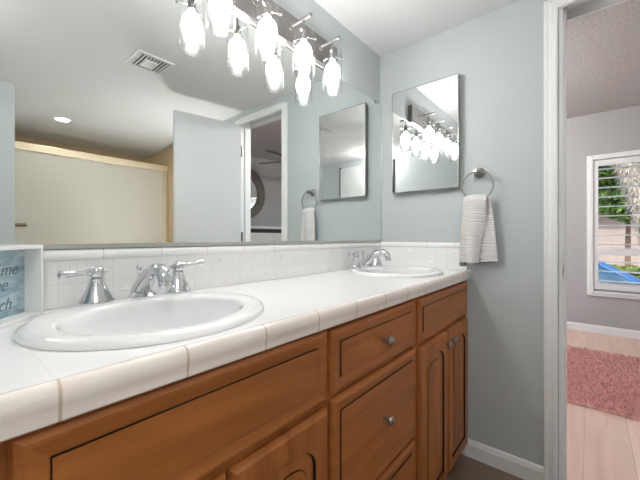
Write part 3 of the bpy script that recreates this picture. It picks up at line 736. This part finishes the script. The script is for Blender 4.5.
fn = thing('ceiling_fan', 'dark brown ceiling fan hanging from the textured bedroom ceiling', 'ceiling fan', (1.82, -2.42, ZB))
bm = BM(); lathe(bm, [(.07, -.0006), (.07, -.02), (.02, -.045), (.013, -.05), (.013, -.16), (.05, -.17)], 28); obj('downrod', bm, M['dark'], fn, 40)
bm = BM(); lathe(bm, [(.05, -.165), (.10, -.18), (.115, -.22), (.10, -.27), (.06, -.285), (.05, -.32)], 32); obj('motor', bm, M['dark'], fn, 40)
for q in range(5):
    a = math.radians(176 + 72 * q); c, s = math.cos(a), math.sin(a); bm = BM()
    pr = [(.09, .018), (.17, .02), (.18, .05), (.35, .062), (.58, .066), (.66, .055), (.68, .03)]
    up = [(r, w) for r, w in pr]; out = [(r, w) for r, w in up] + [(r, -w) for r, w in reversed(up)]
    A, B = [], []
    for r, w in out:
        zt = -.262 + .20 * w; x, y = r * c - w * s, r * s + w * c; A.append((x, y, zt)); B.append((x, y, zt - .010))
    loops(bm, [A, B], [0]); bm.faces.new([v for v in list(bm.verts)[:len(A)]]); obj('blade', bm, M['dark'], fn)
M['bed_fill'] = emis('bedroom_fill_globe', (1, .99, .975), BED_FILL)  # fill globe added out of view to brighten the bedroom
bl = thing('fill_ceiling_globe', 'added, unseen white opal globe fill light in the bedroom, beside the doorway wall', 'ceiling light', (1.6, .12, ZB))
bm = BM(); lathe(bm, [(.06, -.0006), (.06, -.012), (.045, -.02), (.045, -.03)], 28); obj('canopy', bm, M['nickel'], bl, 40)
bm = BM(); lathe(bm, [(.044, -.031)] + [(.11 * math.sin(a), -.128 + .11 * math.cos(a)) for a in [math.radians(28 + 151 * i / 12) for i in range(13)]], 32); obj('globe', bm, M['bed_fill'], bl, True)

# ------------------------------------------------------------------ outside the bedroom window
GZ = -.95
bm = bx(3.6, 7.6, -14, 8, GZ - .1, GZ); struct('ground_yard', bm, M['walk'])
struct('ground_street', bx(7.6, 11.5, -14, 8, GZ - .1, GZ - .005), M['road'])
struct('ground_lawn', bx(11.5, 40, -20, 14, GZ - .1, GZ), M['walk'])
def tree(name, label, x, y, h, rad, n, mtl, cat='tree', zc=None, trunk_r=.12, flat=.8, leafs=.11, group=None):
    t = thing(name, label, cat, (x, y, GZ), 0, group)
    zc = zc if zc is not None else h
    if trunk_r:
        bm = BM(); tube(bm, [(0, 0, .0), (.05, .03, h * .3), (-.03, .02, h * .6), (0, 0, h)], [trunk_r * 1.2, trunk_r, trunk_r * .8, trunk_r * .5], 12); obj('trunk', bm, M['trunk'], t, True)
    V, F = [], []
    blobs = [(random.uniform(-1, 1) * rad * .55, random.uniform(-1, 1) * rad * .55, random.uniform(-1, 1) * rad * flat * .55, random.uniform(.4, .6) * rad) for _ in range(14)]
    for i in range(n):
        bxx, byy, bzz, br = random.choice(blobs)
        d = Vector((random.gauss(0, 1), random.gauss(0, 1), random.gauss(0, 1))).normalized() * br * random.uniform(.75, 1.03)
        p = Vector((bxx, byy, bzz)) + d + Vector((0, 0, zc))
        if p.z < .02: p.z = random.uniform(.02, .25)
        u = Vector((random.gauss(0, 1), random.gauss(0, 1), random.gauss(0, 1))).normalized(); w = u.orthogonal().normalized(); l = leafs * random.uniform(.6, 1.3)
        k = len(V); V += [p - u * l, p + w * l * .45, p + u * l, p - w * l * .45]; F.append((k, k + 1, k + 2, k + 3))
    me = bpy.data.meshes.new('foliage'); me.from_pydata([tuple(v) for v in V], [], F); me.materials.append(mtl)
    f = bpy.data.objects.new('foliage', me); COL.objects.link(f); f.parent = t
    return t
tree('leafy_tree', 'green leafy tree with a slim brown trunk before the beige house', 12.6, -1.93, 4.15, 2.0, 24000, M['leaf'], trunk_r=.075, flat=.72)
tree('leafy_tree', 'green leafy tree standing left of the beige house', 14.2, 4.0, 4.0, 1.8, 6000, M['leaf'])
tree('clipped_shrub', 'dark green shrub against the beige house', 13.4, -.75, .9, .5, 3000, M['leafd'], 'shrub', 1.25, 0, .7, .07)
tree('clipped_shrub', 'olive shrub behind the blue car', 11.9, -1.75, .8, .48, 3600, M['leafo'], 'shrub', .75, 0, .75, .07)
tree('clipped_shrub', 'dark shrub at the foot of the brown tree trunk', 13.4, -3.05, .8, .5, 3000, M['leafd'], 'shrub', 1.3, 0, .7, .07)
# shaggy leaning palm trunk, close to the window
pl = thing('palm_tree', 'leaning palm with thick shaggy pale bark just outside the window', 'palm tree', (6.6, -2.37, GZ))
P = [Vector((0, 0, 0)), Vector((0, .23, .95)), Vector((0, .50, 1.95)), Vector((0, .76, 2.95)), Vector((0, .99, 3.95)), Vector((0, 1.2, 5.0))]
bm = BM(); tube(bm, P, [.19, .17, .16, .155, .15, .14], 20); obj('trunk', bm, M['palm'], pl, True)
V, F = [], []
for i in range(5200):
    t = random.uniform(0, 4.999); k = int(t); p = P[k].lerp(P[k + 1], t - k); a = random.uniform(0, 2 * PI); r = random.uniform(.13, .17)
    q = p + Vector((math.cos(a) * r, math.sin(a) * r, 0)); d = Vector((math.cos(a), math.sin(a), -1.1 + random.uniform(-.5, .5))) * random.uniform(.035, .09); w = Vector((-math.sin(a), math.cos(a), 0)) * .012
    n_ = len(V); V += [q - w, q + w, q + d + w * .4, q + d - w * .4]; F.append((n_, n_ + 1, n_ + 2, n_ + 3))
me = bpy.data.meshes.new('shaggy_fibres'); me.from_pydata([tuple(v) for v in V], [], F); me.materials.append(M['palm'])
o = bpy.data.objects.new('shaggy_fibres', me); COL.objects.link(o); o.parent = pl; o['kind'] = 'stuff'
for q in range(14):
    a = 2 * PI * q / 14; bm = BM(); L = []
    top = P[-1]
    pts = [top + Vector((math.cos(a) * r, math.sin(a) * r, .35 * math.sin(r * 1.7) - .28 * r * r * .5)) for r in (0, .4, .8, 1.2, 1.6)]
    tube(bm, pts, [.03, .02, .016, .012, .006], 6)
    for i in range(1, 24):
        f = i / 24 * 4 * .999; k = int(f); p = pts[k].lerp(pts[k + 1], f - k); s = Vector((-math.sin(a), math.cos(a), 0))
        for sg_ in (-1, 1):
            e = p + s * sg_ * .38 + Vector((math.cos(a) * .2, math.sin(a) * .2, -.16)); w = Vector((math.cos(a), math.sin(a), 0)) * .014
            bm.faces.new([bm.verts.new(v) for v in (p - w, p + w, e)])
    obj('frond', bm, M['leaf'], pl)
# beige house
hs = thing('beige_house', 'low beige stucco house across the street', 'house', (19, -2.5, GZ))
bm = BM(); box(bm, -2, 4, -7, 7, 0, 3.0); obj('house_wall', bm, M['house'], hs)
bm = BM(); loops(bm, [[(-2.5, -7.5, 3.0), (4.5, -7.5, 3.0), (4.5, 7.5, 3.0), (-2.5, 7.5, 3.0)], [(-2.5, -7.5, 3.18), (4.5, -7.5, 3.18), (4.5, 7.5, 3.18), (-2.5, 7.5, 3.18)], [(.8, -5, 4.0), (1.2, -5, 4.0), (1.2, 5, 4.0), (.8, 5, 4.0)]], [0, 0]); obj('roof', bm, M['roof'], hs)
for y0 in (3.2, -2.6, -5): 
    f = obj('house_window', bx(-2.04, -1.99, y0, y0 + 1.0, 1.5, 2.5), M['trim'], hs); obj('window_glass', bx(-2.045, -2.041, y0 + .08, y0 + .92, 1.58, 2.42), M['carglass'], f)
# parked blue car, nose to the right
car = thing('parked_car', 'blue car parked on the street outside the window', 'car', (9.0, -1.05, GZ))
def sec(y, w, zb, zt, tw=None, n=0):
    tw = tw if tw is not None else w * .96
    return [(-w, y, zb), (-w * 1.0, y, zb + (zt - zb) * .55), (-tw, y, zt - .04), (-tw * .9, y, zt), (tw * .9, y, zt), (tw, y, zt - .04), (w, y, zb + (zt - zb) * .55), (w, y, zb)]
bm = BM()
loops(bm, [sec(-2.15, .62, .30, .62), sec(-2.05, .78, .22, .74), sec(-1.6, .86, .20, .85), sec(-.85, .88, .20, .93), sec(0, .88, .20, .95), sec(1.0, .88, .20, .97), sec(1.75, .86, .22, .98), sec(2.08, .76, .28, .92)], [0] * 7)
bm.faces.new(list(bm.verts)[:8]); 
gh = [(-.88, .86, .93, .97), (-.10, .66, .93, 1.41), (.25, .65, .93, 1.45), (.9, .65, .93, 1.43), (1.35, .68, .95, 1.32), (1.85, .80, .95, 1.0)]
# roof and pillars
rf = [[(-w * .95, y, z - .03), (-w * .85, y, z), (w * .85, y, z), (w * .95, y, z - .03)] for y, w, b_, z in gh[1:5]]
RV = [[bm.verts.new(p) for p in r] for r in rf]
for a, b in zip(RV, RV[1:]):
    for i in range(3): bm.faces.new((a[i], a[i + 1], b[i + 1], b[i]))
for s in (-1, 1):
    for ya, wa, za, yb, wb, zb in ((-.90, .84, .92, -.10, .63, 1.40), (.42, .85, .94, .42, .63, 1.43), (1.95, .80, .95, 1.35, .66, 1.31)):
        tube(bm, [(s * wa, ya, za), (s * wb, yb, zb)], .035, 8)
obj('car_body', bm, M['carblue'], car, 30)
bm = BM(); q = [(-.80, -.86, .94), (.80, -.86, .94), (.60, -.10, 1.40), (-.60, -.10, 1.40)]; bm.faces.new([bm.verts.new(p) for p in q]); obj('windshield', bm, M['carglass'], car)
bm = BM(); q = [(-.76, 1.9, .97), (.76, 1.9, .97), (.62, 1.36, 1.31), (-.62, 1.36, 1.31)]; bm.faces.new([bm.verts.new(p) for p in q]); obj('rear_window', bm, M['carglass'], car)
for s in (-1, 1):
    bm = BM(); bm.faces.new([bm.verts.new(p) for p in ((s * .85, -.82, .94), (s * .85, .40, .95), (s * .64, .40, 1.40), (s * .635, -.08, 1.38))]); obj('side_window', bm, M['carglass'], car)
    bm = BM(); bm.faces.new([bm.verts.new(p) for p in ((s * .85, .45, .95), (s * .80, 1.85, .97), (s * .66, 1.33, 1.29), (s * .64, .45, 1.40))]); obj('side_window', bm, M['carglass'], car)
    for y in (-1.35, 1.32):
        bm = BM(); mx = axis_mx((s * .80, y, .31), (s, 0, 0)); lathe(bm, [(.20, -.1), (.29, -.1), (.31, -.06), (.31, .06), (.29, .095), (.20, .095)], 28, mx, False); lathe(bm, [(.20, -.08), (.20, .06), (.05, .085)], 28, mx, True, 1); obj('wheel', bm, [M['tyre'], M['alloy']], car, 40)
    bm = bx(s * .66 - .14, s * .66 + .14, -2.10, -2.02, .58, .68, bev=.02); obj('headlight', bm, M['alloy'], car)
